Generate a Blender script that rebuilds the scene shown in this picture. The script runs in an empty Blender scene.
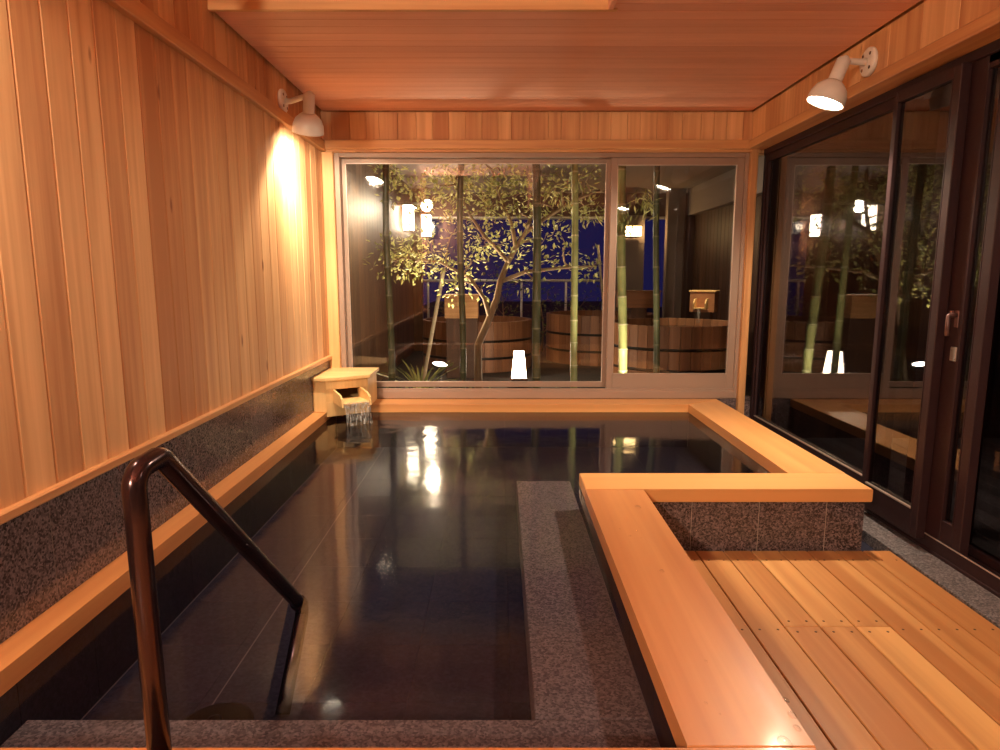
import bpy, bmesh, math, random
from mathutils import Vector, Matrix, Quaternion
random.seed(7)
C = bpy.context.scene.collection
SC = bpy.context.scene
PI = math.pi

# ------------------------------------------------------------------ camera
F_PX = 660.0
PITCH = math.atan((375 - 274.5) / F_PX)
H = 1.2
cam_d = bpy.data.cameras.new('camera'); cam_d.sensor_width = 36.0; cam_d.lens = 36.0 * F_PX / 1000.0
cam_d.clip_start = 0.02
cam = bpy.data.objects.new('camera', cam_d); C.objects.link(cam)
cam.location = (0, 0, H); cam.rotation_euler = (PI / 2 - PITCH, 0, 0)
SC.camera = cam

# ------------------------------------------------------------------ sky, exposure
SC.view_settings.view_transform = 'Standard'
SC.view_settings.look = 'None'
SC.view_settings.exposure = -0.02
SC.view_settings.gamma = 1.0
SC.view_settings.use_curve_mapping = False
world = bpy.data.worlds.new('night_sky'); SC.world = world
world.use_nodes = True
wb = world.node_tree.nodes['Background']
wb.inputs[0].default_value = (0.11, 0.10, 0.62, 1)
wb.inputs[1].default_value = 0.085
SC.cycles.diffuse_bounces = 6; SC.cycles.max_bounces = 12; SC.cycles.transparent_max_bounces = 24

WARM = (1.0, 0.79, 0.545)
LAMP_W = 100.0        # spot lamps of the bath room
FILL = 330.0          # sconce lamp added behind the viewer for fill light
LANTERN = 30.0       # lantern emission


def at(u, v, Y):
    """point at depth Y behind picture point (u, v): how positions were measured"""
    c, s = math.cos(PITCH), math.sin(PITCH)
    x, z = (u - 500) / F_PX, -(v - 375) / F_PX
    d = (x, c + z * s, -s + z * c)
    t = Y / d[1]
    return Vector((t * d[0], Y, H + t * d[2]))


# ------------------------------------------------------------------ materials
def new_mat(name):
    m = bpy.data.materials.new(name); m.use_nodes = True
    nt = m.node_tree
    for n in list(nt.nodes): nt.nodes.remove(n)
    out = nt.nodes.new('ShaderNodeOutputMaterial')
    return m, nt, out


def principled(nt, out, col=None, rough=.5, metal=0, spec=.5):
    p = nt.nodes.new('ShaderNodeBsdfPrincipled')
    if col: p.inputs['Base Color'].default_value = (*col, 1)
    p.inputs['Roughness'].default_value = rough
    p.inputs['Metallic'].default_value = metal
    p.inputs['Specular IOR Level'].default_value = spec
    nt.links.new(p.outputs[0], out.inputs[0])
    return p


def plain(name, col, rough=.5, metal=0, spec=.5, bump=0, bscale=60):
    m, nt, out = new_mat(name)
    p = principled(nt, out, col, rough, metal, spec)
    tc = nt.nodes.new('ShaderNodeTexCoord')
    nz = nt.nodes.new('ShaderNodeTexNoise'); nz.inputs['Scale'].default_value = bscale
    nz.inputs['Detail'].default_value = 3
    nt.links.new(tc.outputs['Object'], nz.inputs['Vector'])
    mr = nt.nodes.new('ShaderNodeMapRange')
    mr.inputs[3].default_value = max(0.02, rough - .08); mr.inputs[4].default_value = min(1, rough + .08)
    nt.links.new(nz.outputs['Fac'], mr.inputs[0]); nt.links.new(mr.outputs[0], p.inputs['Roughness'])
    if bump:
        b = nt.nodes.new('ShaderNodeBump'); b.inputs['Strength'].default_value = bump
        b.inputs['Distance'].default_value = .002
        nt.links.new(nz.outputs['Fac'], b.inputs['Height']); nt.links.new(b.outputs[0], p.inputs['Normal'])
    return m


def wood(name, axis, dark, light, rough=.45, var=.25, across=28, knots=False, spec=.4, coat=0):
    m, nt, out = new_mat(name)
    p = principled(nt, out, light, rough, 0, spec)
    if coat:
        p.inputs['Coat Weight'].default_value = coat; p.inputs['Coat Roughness'].default_value = .12
    tc = nt.nodes.new('ShaderNodeTexCoord')
    mp = nt.nodes.new('ShaderNodeMapping')
    sc = [across] * 3; sc['xyz'.index(axis)] = across * .035
    mp.inputs['Scale'].default_value = sc
    nt.links.new(tc.outputs['Object'], mp.inputs['Vector'])
    at_ = nt.nodes.new('ShaderNodeAttribute'); at_.attribute_name = 'tint'
    mul = nt.nodes.new('ShaderNodeMath'); mul.operation = 'MULTIPLY'; mul.inputs[1].default_value = 37.0
    nt.links.new(at_.outputs['Fac'], mul.inputs[0])
    n1 = nt.nodes.new('ShaderNodeTexNoise'); n1.noise_dimensions = '4D'
    n1.inputs['Scale'].default_value = 1; n1.inputs['Detail'].default_value = 5; n1.inputs['Distortion'].default_value = .4
    nt.links.new(mp.outputs[0], n1.inputs['Vector']); nt.links.new(mul.outputs[0], n1.inputs['W'])
    n2 = nt.nodes.new('ShaderNodeTexNoise'); n2.noise_dimensions = '4D'
    n2.inputs['Scale'].default_value = .16; n2.inputs['Detail'].default_value = 2
    nt.links.new(mp.outputs[0], n2.inputs['Vector']); nt.links.new(mul.outputs[0], n2.inputs['W'])
    add = nt.nodes.new('ShaderNodeMath'); add.operation = 'ADD'
    nt.links.new(n1.outputs['Fac'], add.inputs[0]); nt.links.new(n2.outputs['Fac'], add.inputs[1])
    # board to board tone
    tv = nt.nodes.new('ShaderNodeMath'); tv.operation = 'MULTIPLY_ADD'
    tv.inputs[1].default_value = var * 1.6; tv.inputs[2].default_value = -var * .8
    nt.links.new(at_.outputs['Fac'], tv.inputs[0])
    ad2 = nt.nodes.new('ShaderNodeMath'); ad2.operation = 'ADD'
    nt.links.new(add.outputs[0], ad2.inputs[0]); nt.links.new(tv.outputs[0], ad2.inputs[1])
    cr = nt.nodes.new('ShaderNodeMapRange'); cr.inputs[1].default_value = .70; cr.inputs[2].default_value = 1.30
    nt.links.new(ad2.outputs[0], cr.inputs[0])
    mix = nt.nodes.new('ShaderNodeMix'); mix.data_type = 'RGBA'
    mix.inputs[6].default_value = (*dark, 1); mix.inputs[7].default_value = (*light, 1)
    nt.links.new(cr.outputs[0], mix.inputs[0])
    last = mix.outputs[2]
    if knots:
        vo = nt.nodes.new('ShaderNodeTexVoronoi'); vo.inputs['Scale'].default_value = 1.0
        mk = nt.nodes.new('ShaderNodeMapping'); ks = [7.0] * 3; ks['xyz'.index(axis)] = 2.2
        mk.inputs['Scale'].default_value = ks
        nt.links.new(tc.outputs['Object'], mk.inputs['Vector']); nt.links.new(mk.outputs[0], vo.inputs['Vector'])
        kr = nt.nodes.new('ShaderNodeMapRange'); kr.inputs[1].default_value = .035; kr.inputs[2].default_value = .085
        nt.links.new(vo.outputs['Distance'], kr.inputs[0])
        mx2 = nt.nodes.new('ShaderNodeMix'); mx2.data_type = 'RGBA'
        mx2.inputs[6].default_value = (dark[0] * .55, dark[1] * .42, dark[2] * .4, 1)
        nt.links.new(kr.outputs[0], mx2.inputs[0]); nt.links.new(last, mx2.inputs[7])
        last = mx2.outputs[2]
    nt.links.new(last, p.inputs['Base Color'])
    rr = nt.nodes.new('ShaderNodeMapRange'); rr.inputs[3].default_value = rough - .07; rr.inputs[4].default_value = rough + .1
    nt.links.new(n1.outputs['Fac'], rr.inputs[0]); nt.links.new(rr.outputs[0], p.inputs['Roughness'])
    b = nt.nodes.new('ShaderNodeBump'); b.inputs['Strength'].default_value = .12; b.inputs['Distance'].default_value = .002
    nt.links.new(n1.outputs['Fac'], b.inputs['Height']); nt.links.new(b.outputs[0], p.inputs['Normal'])
    return m


def granite(name, dark, light, rough=.3, scale=170, spec=.5):
    m, nt, out = new_mat(name)
    p = principled(nt, out, light, rough, 0, spec)
    tc = nt.nodes.new('ShaderNodeTexCoord')
    v = nt.nodes.new('ShaderNodeTexVoronoi'); v.inputs['Scale'].default_value = scale
    nt.links.new(tc.outputs['Object'], v.inputs['Vector'])
    sep = nt.nodes.new('ShaderNodeSeparateColor'); nt.links.new(v.outputs['Color'], sep.inputs[0])
    nz = nt.nodes.new('ShaderNodeTexNoise'); nz.inputs['Scale'].default_value = scale * .45; nz.inputs['Detail'].default_value = 4
    nt.links.new(tc.outputs['Object'], nz.inputs['Vector'])
    ml = nt.nodes.new('ShaderNodeMath'); ml.operation = 'MULTIPLY'
    nt.links.new(sep.outputs[0], ml.inputs[0]); nt.links.new(nz.outputs['Fac'], ml.inputs[1])
    at_ = nt.nodes.new('ShaderNodeAttribute'); at_.attribute_name = 'tint'
    ma = nt.nodes.new('ShaderNodeMath'); ma.operation = 'MULTIPLY_ADD'; ma.inputs[1].default_value = .12
    nt.links.new(at_.outputs['Fac'], ma.inputs[0]); nt.links.new(ml.outputs[0], ma.inputs[2])
    mr = nt.nodes.new('ShaderNodeMapRange'); mr.inputs[1].default_value = .08; mr.inputs[2].default_value = .55
    nt.links.new(ma.outputs[0], mr.inputs[0])
    mix = nt.nodes.new('ShaderNodeMix'); mix.data_type = 'RGBA'
    mix.inputs[6].default_value = (*dark, 1); mix.inputs[7].default_value = (*light, 1)
    nt.links.new(mr.outputs[0], mix.inputs[0]); nt.links.new(mix.outputs[2], p.inputs['Base Color'])
    return m


def schlick(nt, f0, normal=None):
    lw = nt.nodes.new('ShaderNodeLayerWeight')
    if normal is not None: nt.links.new(normal, lw.inputs['Normal'])
    pw = nt.nodes.new('ShaderNodeMath'); pw.operation = 'POWER'; pw.inputs[1].default_value = 5
    nt.links.new(lw.outputs['Facing'], pw.inputs[0])
    ma = nt.nodes.new('ShaderNodeMath'); ma.operation = 'MULTIPLY_ADD'
    ma.inputs[1].default_value = 1 - f0; ma.inputs[2].default_value = f0
    nt.links.new(pw.outputs[0], ma.inputs[0])
    return ma.outputs[0]


def glass(name, f0=.055, tint=(.97, .97, .97)):
    m, nt, out = new_mat(name)
    tr = nt.nodes.new('ShaderNodeBsdfTransparent'); tr.inputs[0].default_value = (*tint, 1)
    gl = nt.nodes.new('ShaderNodeBsdfGlossy'); gl.inputs['Roughness'].default_value = .015
    mx = nt.nodes.new('ShaderNodeMixShader')
    nt.links.new(schlick(nt, f0), mx.inputs[0]); nt.links.new(tr.outputs[0], mx.inputs[1]); nt.links.new(gl.outputs[0], mx.inputs[2])
    nt.links.new(mx.outputs[0], out.inputs[0])
    return m


def emit(name, col, strength, patt=False):
    m, nt, out = new_mat(name)
    e = nt.nodes.new('ShaderNodeEmission'); e.inputs[0].default_value = (*col, 1); e.inputs[1].default_value = strength
    nt.links.new(e.outputs[0], out.inputs[0])
    return m


HD, HL = (.47, .205, .085), (.80, .485, .24)      # hinoki tones
M = {}
for ax in 'xyz':
    M['wall_' + ax] = wood('hinoki_wall_' + ax, ax, HD, HL, .5, .34, 30, knots=(ax == 'z'))
    M['trim_' + ax] = wood('hinoki_trim_' + ax, ax, HD, (.78, .46, .2), .42, .1, 30)
    M['rim_' + ax] = wood('hinoki_rim_' + ax, ax, (.46, .175, .06), (.70, .345, .125), .36, .35, 14, spec=.4, coat=.08)
    M['box_' + ax] = wood('hinoki_box_' + ax, ax, (.62, .36, .14), (.82, .56, .26), .45, .12, 30)
    M['tub_' + ax] = wood('tub_wood_' + ax, ax, (.20, .085, .04), (.38, .17, .08), .45, .3, 26)
    M['dark_' + ax] = wood('stained_wood_' + ax, ax, (.06, .03, .02), (.13, .065, .04), .5, .25, 26)
    M['garden_' + ax] = wood('garden_wall_wood_' + ax, ax, (.09, .045, .025), (.19, .10, .055), .5, .3, 26)
M['grey_y'] = wood('weathered_plank', 'y', (.16, .15, .13), (.32, .30, .27), .6, .3, 24)
M['ceil'] = wood('cedar_ceiling', 'x', (.68, .325, .225), (.86, .47, .33), .5, .12, 22)
M['deck'] = wood('hinoki_deck', 'y', (.44, .185, .06), (.74, .41, .15), .35, .5, 18, spec=.5, coat=.15)
M['gran'] = granite('dark_red_granite', (.028, .020, .022), (.20, .15, .16), .2)
M['gran_wet'] = granite('grey_granite_seat', (.12, .095, .08), (.42, .34, .285), .5)
M['gran_pale'] = granite('pale_grey_granite', (.05, .045, .05), (.26, .225, .235), .4)
M['slate_floor'] = granite('bath_floor_stone', (.011, .011, .024), (.035, .033, .052), .6, 120, .25)
M['slate'] = granite('black_bath_stone', (.006, .006, .018), (.018, .017, .038), .6, 120, .25)
M['grout'] = plain('grout', (.20, .16, .15), .8)
M['grout_pale'] = plain('pale_grout', (.36, .30, .27), .8)
M['bronze'] = plain('bronze_aluminium', (.34, .235, .185), .42, .2)
M['bronze_dark'] = plain('dark_bronze_aluminium', (.030, .013, .016), .5, .1, .3)
M['handle'] = plain('brown_handle', (.16, .085, .08), .4, .4)
M['bead'] = plain('pale_aluminium_bead', (.62, .5, .44), .35, .6)
M['rubber'] = plain('black_gap', (.012, .01, .012), .8)
M['copper'] = plain('dark_bronze_tube', (.055, .030, .034), .2, .8, bump=.15, bscale=25)
M['white'] = plain('white_enamel', (.78, .74, .70), .35)
M['white_in'] = plain('white_reflector', (.9, .88, .84), .3)
M['black'] = plain('black_plastic', (.004, .004, .005), .6, 0, .1)
M['screw'] = plain('screw_head', (.10, .05, .03), .35, .6)
M['steel'] = plain('steel', (.6, .58, .55), .3, .9)
M['glass'] = glass('window_glass')
M['glass_side'] = glass('side_glass', .12, (.60, .58, .62))
M['bulb'] = emit('lit_bulb', (1, .86, .66), 60)
M['lantern'] = emit('lit_lantern_paper', (1, .80, .55), LANTERN)
M['sconce'] = emit('fill_lamp_glow', (1, .75, .5), 6)  # glow of the added fill lamp
M['lantern_warm'] = emit('lit_lantern_warm', (1, .62, .25), 22)
M['uplight'] = emit('lit_ground_lamp', (1, .88, .74), 40)
M['soil'] = plain('soil', (.035, .024, .018), .9, bump=.6, bscale=40)
M['plaster'] = plain('soffit_plaster', (.30, .235, .20), .8)
M['beam'] = plain('brown_beam', (.13, .07, .06), .7)
M['rail'] = plain('white_rail', (.75, .72, .68), .5)
M['bamboo_pole'] = plain('pale_bamboo_stake', (.62, .52, .36), .5)
M['hoop'] = plain('black_hoop', (.015, .013, .012), .4, .6)
M['spot_metal'] = plain('lamp_metal', (.05, .05, .05), .5, .3)


def bamboo_mat(nm, a, c):
    m, nt, out = new_mat(nm)
    p = principled(nt, out, (.2, .26, .08), .4)
    tc = nt.nodes.new('ShaderNodeTexCoord'); nz = nt.nodes.new('ShaderNodeTexNoise'); nz.inputs['Scale'].default_value = 9
    nt.links.new(tc.outputs['Object'], nz.inputs['Vector'])
    mix = nt.nodes.new('ShaderNodeMix'); mix.data_type = 'RGBA'
    mix.inputs[6].default_value = (*a, 1); mix.inputs[7].default_value = (*c, 1)
    nt.links.new(nz.outputs['Fac'], mix.inputs[0]); nt.links.new(mix.outputs[2], p.inputs['Base Color'])
    return m


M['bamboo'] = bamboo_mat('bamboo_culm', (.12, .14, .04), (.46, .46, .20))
M['node_shaded'] = plain('dark_bamboo_node', (.15, .14, .08), .6)  # nodes of the backlit culms, shade put into the colour
M['bamboo_shaded'] = bamboo_mat('dark_bamboo_culm', (.025, .03, .014), (.10, .10, .045))  # same bamboo, its backlit silhouette shade put into the colour
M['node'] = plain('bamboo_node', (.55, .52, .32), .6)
M['bark'] = wood('tree_bark', 'z', (.16, .09, .05), (.36, .24, .14), .8, .2, 30)


def leaf_mat(name, a, b):
    m, nt, out = new_mat(name)
    at_ = nt.nodes.new('ShaderNodeAttribute'); at_.attribute_name = 'tint'
    mix = nt.nodes.new('ShaderNodeMix'); mix.data_type = 'RGBA'
    mix.inputs[6].default_value = (*a, 1); mix.inputs[7].default_value = (*b, 1)
    nt.links.new(at_.outputs['Fac'], mix.inputs[0])
    d = nt.nodes.new('ShaderNodeBsdfPrincipled'); d.inputs['Roughness'].default_value = .4
    nt.links.new(mix.outputs[2], d.inputs['Base Color'])
    t = nt.nodes.new('ShaderNodeBsdfTranslucent'); nt.links.new(mix.outputs[2], t.inputs[0])
    mx = nt.nodes.new('ShaderNodeMixShader'); mx.inputs[0].default_value = .4
    nt.links.new(d.outputs[0], mx.inputs[1]); nt.links.new(t.outputs[0], mx.inputs[2])
    nt.links.new(mx.outputs[0], out.inputs[0])
    return m


M['leaf'] = leaf_mat('tree_leaf', (.22, .23, .06), (.72, .66, .28))
M['leaf_dark'] = leaf_mat('shrub_leaf', (.06, .09, .03), (.30, .34, .12))
M['blade'] = leaf_mat('blade_leaf', (.16, .20, .05), (.55, .56, .18))


def water_mat():
    m, nt, out = new_mat('bath_water')
    tc = nt.nodes.new('ShaderNodeTexCoord')
    mp = nt.nodes.new('ShaderNodeMapping'); mp.inputs['Scale'].default_value = (3.2, 4.2, 1)
    nt.links.new(tc.outputs['Object'], mp.inputs['Vector'])
    n1 = nt.nodes.new('ShaderNodeTexNoise'); n1.inputs['Scale'].default_value = 1.1; n1.inputs['Detail'].default_value = 3
    nt.links.new(mp.outputs[0], n1.inputs['Vector'])
    b = nt.nodes.new('ShaderNodeBump'); b.inputs['Strength'].default_value = .035; b.inputs['Distance'].default_value = .05
    nt.links.new(n1.outputs['Fac'], b.inputs['Height'])
    tr = nt.nodes.new('ShaderNodeBsdfTransparent'); tr.inputs[0].default_value = (.54, .54, .64, 1)
    gl = nt.nodes.new('ShaderNodeBsdfGlossy'); gl.inputs['Roughness'].default_value = .085
    nt.links.new(b.outputs[0], gl.inputs['Normal'])
    mx = nt.nodes.new('ShaderNodeMixShader')
    nt.links.new(schlick(nt, .04), mx.inputs[0]); nt.links.new(tr.outputs[0], mx.inputs[1]); nt.links.new(gl.outputs[0], mx.inputs[2])
    nt.links.new(mx.outputs[0], out.inputs[0])
    return m


M['water'] = water_mat()
M['drop'] = glass('water_drop', .08)


def stream_mat():
    m, nt, out = new_mat('falling_water')
    tc = nt.nodes.new('ShaderNodeTexCoord')
    mp = nt.nodes.new('ShaderNodeMapping'); mp.inputs['Scale'].default_value = (120, 120, 3)
    nt.links.new(tc.outputs['Object'], mp.inputs['Vector'])
    n1 = nt.nodes.new('ShaderNodeTexNoise'); n1.inputs['Scale'].default_value = 1; nt.links.new(mp.outputs[0], n1.inputs['Vector'])
    tr = nt.nodes.new('ShaderNodeBsdfTransparent'); tr.inputs[0].default_value = (.95, .95, .95, 1)
    p = nt.nodes.new('ShaderNodeBsdfPrincipled'); p.inputs['Base Color'].default_value = (.8, .78, .76, 1); p.inputs['Roughness'].default_value = .15
    mr = nt.nodes.new('ShaderNodeMapRange'); mr.inputs[1].default_value = .46; mr.inputs[2].default_value = .72
    mr.inputs[3].default_value = .0; mr.inputs[4].default_value = .42
    nt.links.new(n1.outputs['Fac'], mr.inputs[0])
    mx = nt.nodes.new('ShaderNodeMixShader'); nt.links.new(mr.outputs[0], mx.inputs[0])
    nt.links.new(tr.outputs[0], mx.inputs[1]); nt.links.new(p.outputs[0], mx.inputs[2]); nt.links.new(mx.outputs[0], out.inputs[0])
    return m


M['stream'] = stream_mat()


# ------------------------------------------------------------------ mesh builder
class MB:
    def __init__(s):
        s.v = []; s.f = []; s.m = []; s.t = []; s.s = []

    def add(s, vs, fs, mat=0, tint=.5, smooth=False):
        o = len(s.v); s.v += [Vector(p) for p in vs]
        for f in fs:
            s.f.append([o + i for i in f]); s.m.append(mat); s.t.append(tint); s.s.append(smooth)
        return s

    def box(s, x0, x1, y0, y1, z0, z1, ch=.002, mat=0, tint=None, mx=None):
        if tint is None: tint = random.random()
        lo = (min(x0, x1), min(y0, y1), min(z0, z1)); hi = (max(x0, x1), max(y0, y1), max(z0, z1))
        ch = min(ch, *[(hi[i] - lo[i]) * .45 for i in range(3)])
        vs = []; idx = {}
        for c in [(a, b, d) for a in (0, 1) for b in (0, 1) for d in (0, 1)]:
            for k in range(3):
                p = [(lo, hi)[c[i]][i] for i in range(3)]
                for i in range(3):
                    if i != k: p[i] += ch if c[i] == 0 else -ch
                idx[(c, k)] = len(vs); vs.append(p)
        fs = []
        for k in range(3):
            i, j = [q for q in range(3) if q != k]
            for sd in (0, 1):
                q = []
                for (a, b) in ((0, 0), (1, 0), (1, 1), (0, 1)):
                    c = [0, 0, 0]; c[k] = sd; c[i] = a; c[j] = b; q.append(idx[(tuple(c), k)])
                fs.append(q)
        for k in range(3):          # edges along axis k
            i, j = [q for q in range(3) if q != k]
            for a in (0, 1):
                for b in (0, 1):
                    c0 = [0, 0, 0]; c0[i] = a; c0[j] = b; c1 = list(c0); c1[k] = 1
                    c0, c1 = tuple(c0), tuple(c1)
                    fs.append([idx[(c0, i)], idx[(c0, j)], idx[(c1, j)], idx[(c1, i)]])
        for c in [(a, b, d) for a in (0, 1) for b in (0, 1) for d in (0, 1)]:
            fs.append([idx[(c, 0)], idx[(c, 1)], idx[(c, 2)]])
        if mx is not None: vs = [mx @ Vector(p) for p in vs]
        return s.add(vs, fs, mat, tint)

    def prism(s, poly, z0, z1, mat=0, tint=None, mx=None, ch=0):
        if tint is None: tint = random.random()
        n = len(poly)
        rings = []
        if ch:
            c = Vector((sum(p[0] for p in poly) / n, sum(p[1] for p in poly) / n))
            ins = [tuple(Vector(p) + (c - Vector(p)).normalized() * ch) for p in poly]
            rings = [(ins, z0), (poly, z0 + ch), (poly, z1 - ch), (ins, z1)]
        else:
            rings = [(poly, z0), (poly, z1)]
        vs = []; fs = []
        for pl, z in rings: vs += [(p[0], p[1], z) for p in pl]
        for r in range(len(rings) - 1):
            for i in range(n):
                j = (i + 1) % n
                fs.append([r * n + i, r * n + j, (r + 1) * n + j, (r + 1) * n + i])
        fs.append(list(range(n))[::-1]); L = (len(rings) - 1) * n
        fs.append([L + i for i in range(n)])
        if mx is not None: vs = [mx @ Vector(p) for p in vs]
        return s.add(vs, fs, mat, tint)

    def tube(s, pts, rad, n=10, mat=0, tint=.5, cap=True):
        pts = [Vector(p) for p in pts]
        if not isinstance(rad, (list, tuple)): rad = [rad] * len(pts)
        vs = []; fs = []
        t0 = (pts[1] - pts[0]).normalized()
        up = Vector((0, 0, 1)) if abs(t0.z) < .9 else Vector((1, 0, 0))
        nrm = (up - t0 * up.dot(t0)).normalized()
        for i, p in enumerate(pts):
            if i == 0: t = t0
            elif i == len(pts) - 1: t = (pts[i] - pts[i - 1]).normalized()
            else: t = ((pts[i + 1] - pts[i]).normalized() + (pts[i] - pts[i - 1]).normalized()).normalized()
            nrm = (nrm - t * nrm.dot(t)).normalized(); bn = t.cross(nrm)
            for k in range(n):
                a = 2 * PI * k / n
                vs.append(p + (nrm * math.cos(a) + bn * math.sin(a)) * rad[i])
        for i in range(len(pts) - 1):
            for k in range(n):
                j = (k + 1) % n
                fs.append([i * n + k, i * n + j, (i + 1) * n + j, (i + 1) * n + k])
        s.add(vs, fs, mat, tint, True)
        if cap:
            o = len(s.v) - len(vs); L = (len(pts) - 1) * n
            s.f.append([o + k for k in range(n)][::-1]); s.m.append(mat); s.t.append(tint); s.s.append(False)
            s.f.append([o + L + k for k in range(n)]); s.m.append(mat); s.t.append(tint); s.s.append(False)
        return s

    def lathe(s, prof, n=24, mat=0, tint=.5, mx=None, smooth=True, closed=False):
        vs = []; fs = []
        for (r, z) in prof:
            for k in range(n):
                a = 2 * PI * k / n; vs.append(Vector((r * math.cos(a), r * math.sin(a), z)))
        m_ = len(prof)
        for i in range(m_ if closed else m_ - 1):
            i2 = (i + 1) % m_
            for k in range(n):
                j = (k + 1) % n
                fs.append([i * n + k, i * n + j, i2 * n + j, i2 * n + k])
        if not closed:
            fs.append(list(range(n))[::-1]); fs.append([(m_ - 1) * n + k for k in range(n)])
        if mx is not None: vs = [mx @ p for p in vs]
        return s.add(vs, fs, mat, tint, smooth)

    def build(s, name, mats, parent=None, loc=None, fix=True):
        if not isinstance(mats, (list, tuple)): mats = [mats]
        off = Vector(loc) if loc is not None else (Vector(parent.matrix_basis.translation) if parent is not None and parent.parent is None else Vector((0, 0, 0)))
        if parent is not None and parent.parent is not None and loc is None: off = Vector(parent.parent.matrix_basis.translation)
        me = bpy.data.meshes.new(name)
        me.from_pydata([tuple(p - off) for p in s.v], [], s.f)
        for m in mats: me.materials.append(m)
        for i, p in enumerate(me.polygons): p.material_index = s.m[i]; p.use_smooth = s.s[i]
        a = me.attributes.new('tint', 'FLOAT', 'FACE')
        a.data.foreach_set('value', s.t)
        if fix:
            bm = bmesh.new(); bm.from_mesh(me); bmesh.ops.recalc_face_normals(bm, faces=bm.faces[:]); bm.to_mesh(me); bm.free()
        me.update()
        o = bpy.data.objects.new(name, me); C.objects.link(o)
        if parent is not None: o.parent = parent
        elif loc is not None: o.location = loc
        return o


def tag(o, label=None, cat=None, group=None, kind=None):
    if label: o['label'] = label
    if cat: o['category'] = cat
    if group: o['group'] = group
    if kind: o['kind'] = kind
    return o


def thing(name, label, cat, loc, group=None, kind=None):
    o = bpy.data.objects.new(name, None); C.objects.link(o); o.location = loc; o.empty_display_size = .1
    return tag(o, label, cat, group, kind)


def struct(o, label, cat):
    return tag(o, label, cat, kind='structure')


def align(p, d, roll=0):
    """matrix that puts local +z along d at p"""
    q = Vector((0, 0, 1)).rotation_difference(Vector(d).normalized())
    return Matrix.Translation(Vector(p)) @ q.to_matrix().to_4x4() @ Matrix.Rotation(roll, 4, 'Z')


# ------------------------------------------------------------------ room dimensions
XL, XR, YB = -1.252, 1.765, 4.83       # left wall, right frieze, back frieze
ZC = 2.326                              # ceiling
YN, XN = 3.05, .485                     # raised ceiling well: far edge, right edge
YREAR = -1.6
ZRIM, ZW = .284, .225

# ---- left wall: vertical hinoki boards
def boards_wall_x(b, x, y0, y1, z0, z1, pitch, start, depth=.018, ch=.005, sgn=1, mat=0):
    k = math.floor((y0 - start) / pitch)
    y = start + k * pitch
    while y < y1:
        a, c = max(y, y0), min(y + pitch, y1)
        if c - a > .004: b.box(x, x - sgn * depth, a + .0006, c - .0006, z0, z1, ch, mat)
        y += pitch

b = MB(); boards_wall_x(b, XL, YREAR, YB + .02, .60, 2.07, .1235, 1.8)
boards_wall_x(b, XL, YREAR, YB + .02, 2.10, 2.86, .1235, 1.855)
b.box(XL - .018, XL - .1, YREAR - .1, 4.95, -.4, 2.9, 0, 0)
struct(b.build('wall_left', [M['wall_z']]), 'wall of vertical pale cypress boards along the left of the bath', 'wall')

b = MB(); b.box(XL - .005, XL + .022, YREAR, YB, .588, .616, .004, tint=.5)
struct(b.build('trim_1', M['trim_y']), 'thin wooden moulding between granite dado and left wall boards', 'trim')
b = MB(); b.box(XL - .005, XL + .03, YREAR, YB, 2.054, 2.118, .003, tint=.5)
struct(b.build('trim_2', M['trim_y']), 'wooden rail high along the left board wall under the lamp', 'trim')

# granite dado
b = MB(); y = 1.757 - .3 * 11
while y < 4.85:
    b.box(XL, XL - .018, max(y + .0012, YREAR), min(y + .2988, 4.85), .0, .59, .0012); y += .3
b.box(XL - .0012, XL - .02, YREAR, 4.85, -.1, .59, 0, 1)
struct(b.build('baseboard_left', [M['gran'], M['grout']]), 'dark speckled granite dado between left bath rim and the wooden wall', 'baseboard')

# ---- back frieze + beam
b = MB(); x = XL - .02
while x < XR:
    w = random.choice((.09, .115, .13)); b.box(x + .0006, min(x + w, XR + .02) - .0006, YB, YB + .018, 2.10, 2.322, .002); x += w
b.box(XL - .1, XR + .3, YB + .018, YB + .12, 2.05, 2.9, 0, 0)
struct(b.build('wall_back', M['wall_z']), 'band of short vertical boards above the garden window', 'wall')
b = MB(); b.box(XL + .03, XR, 4.785, YB + .1, 2.066, 2.127, .004, tint=.6)
b.box(XL + .03, XR, 4.81, YB + .1, 2.048, 2.068, .002, tint=.3)
struct(b.build('trim_3', M['trim_x']), 'wooden beam across the top of the garden window', 'trim')

# ---- right frieze
b = MB(); boards_wall_x(b, XR, YREAR, YB + .02, 2.10, 2.322, .235, .6, sgn=-1, ch=.002)
b.box(XR + .018, XR + .3, YREAR - .1, 4.95, 2.07, 2.9, 0, 0)
struct(b.build('wall_right', M['wall_z']), 'board band above the sliding glass doors carrying the right lamp', 'wall')
b = MB(); b.box(1.735, 1.86, YREAR, YB, 2.068, 2.122, .004, tint=.55)
struct(b.build('trim_4', M['trim_y']), 'wooden head rail along the top of the glass doors', 'trim')

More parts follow.
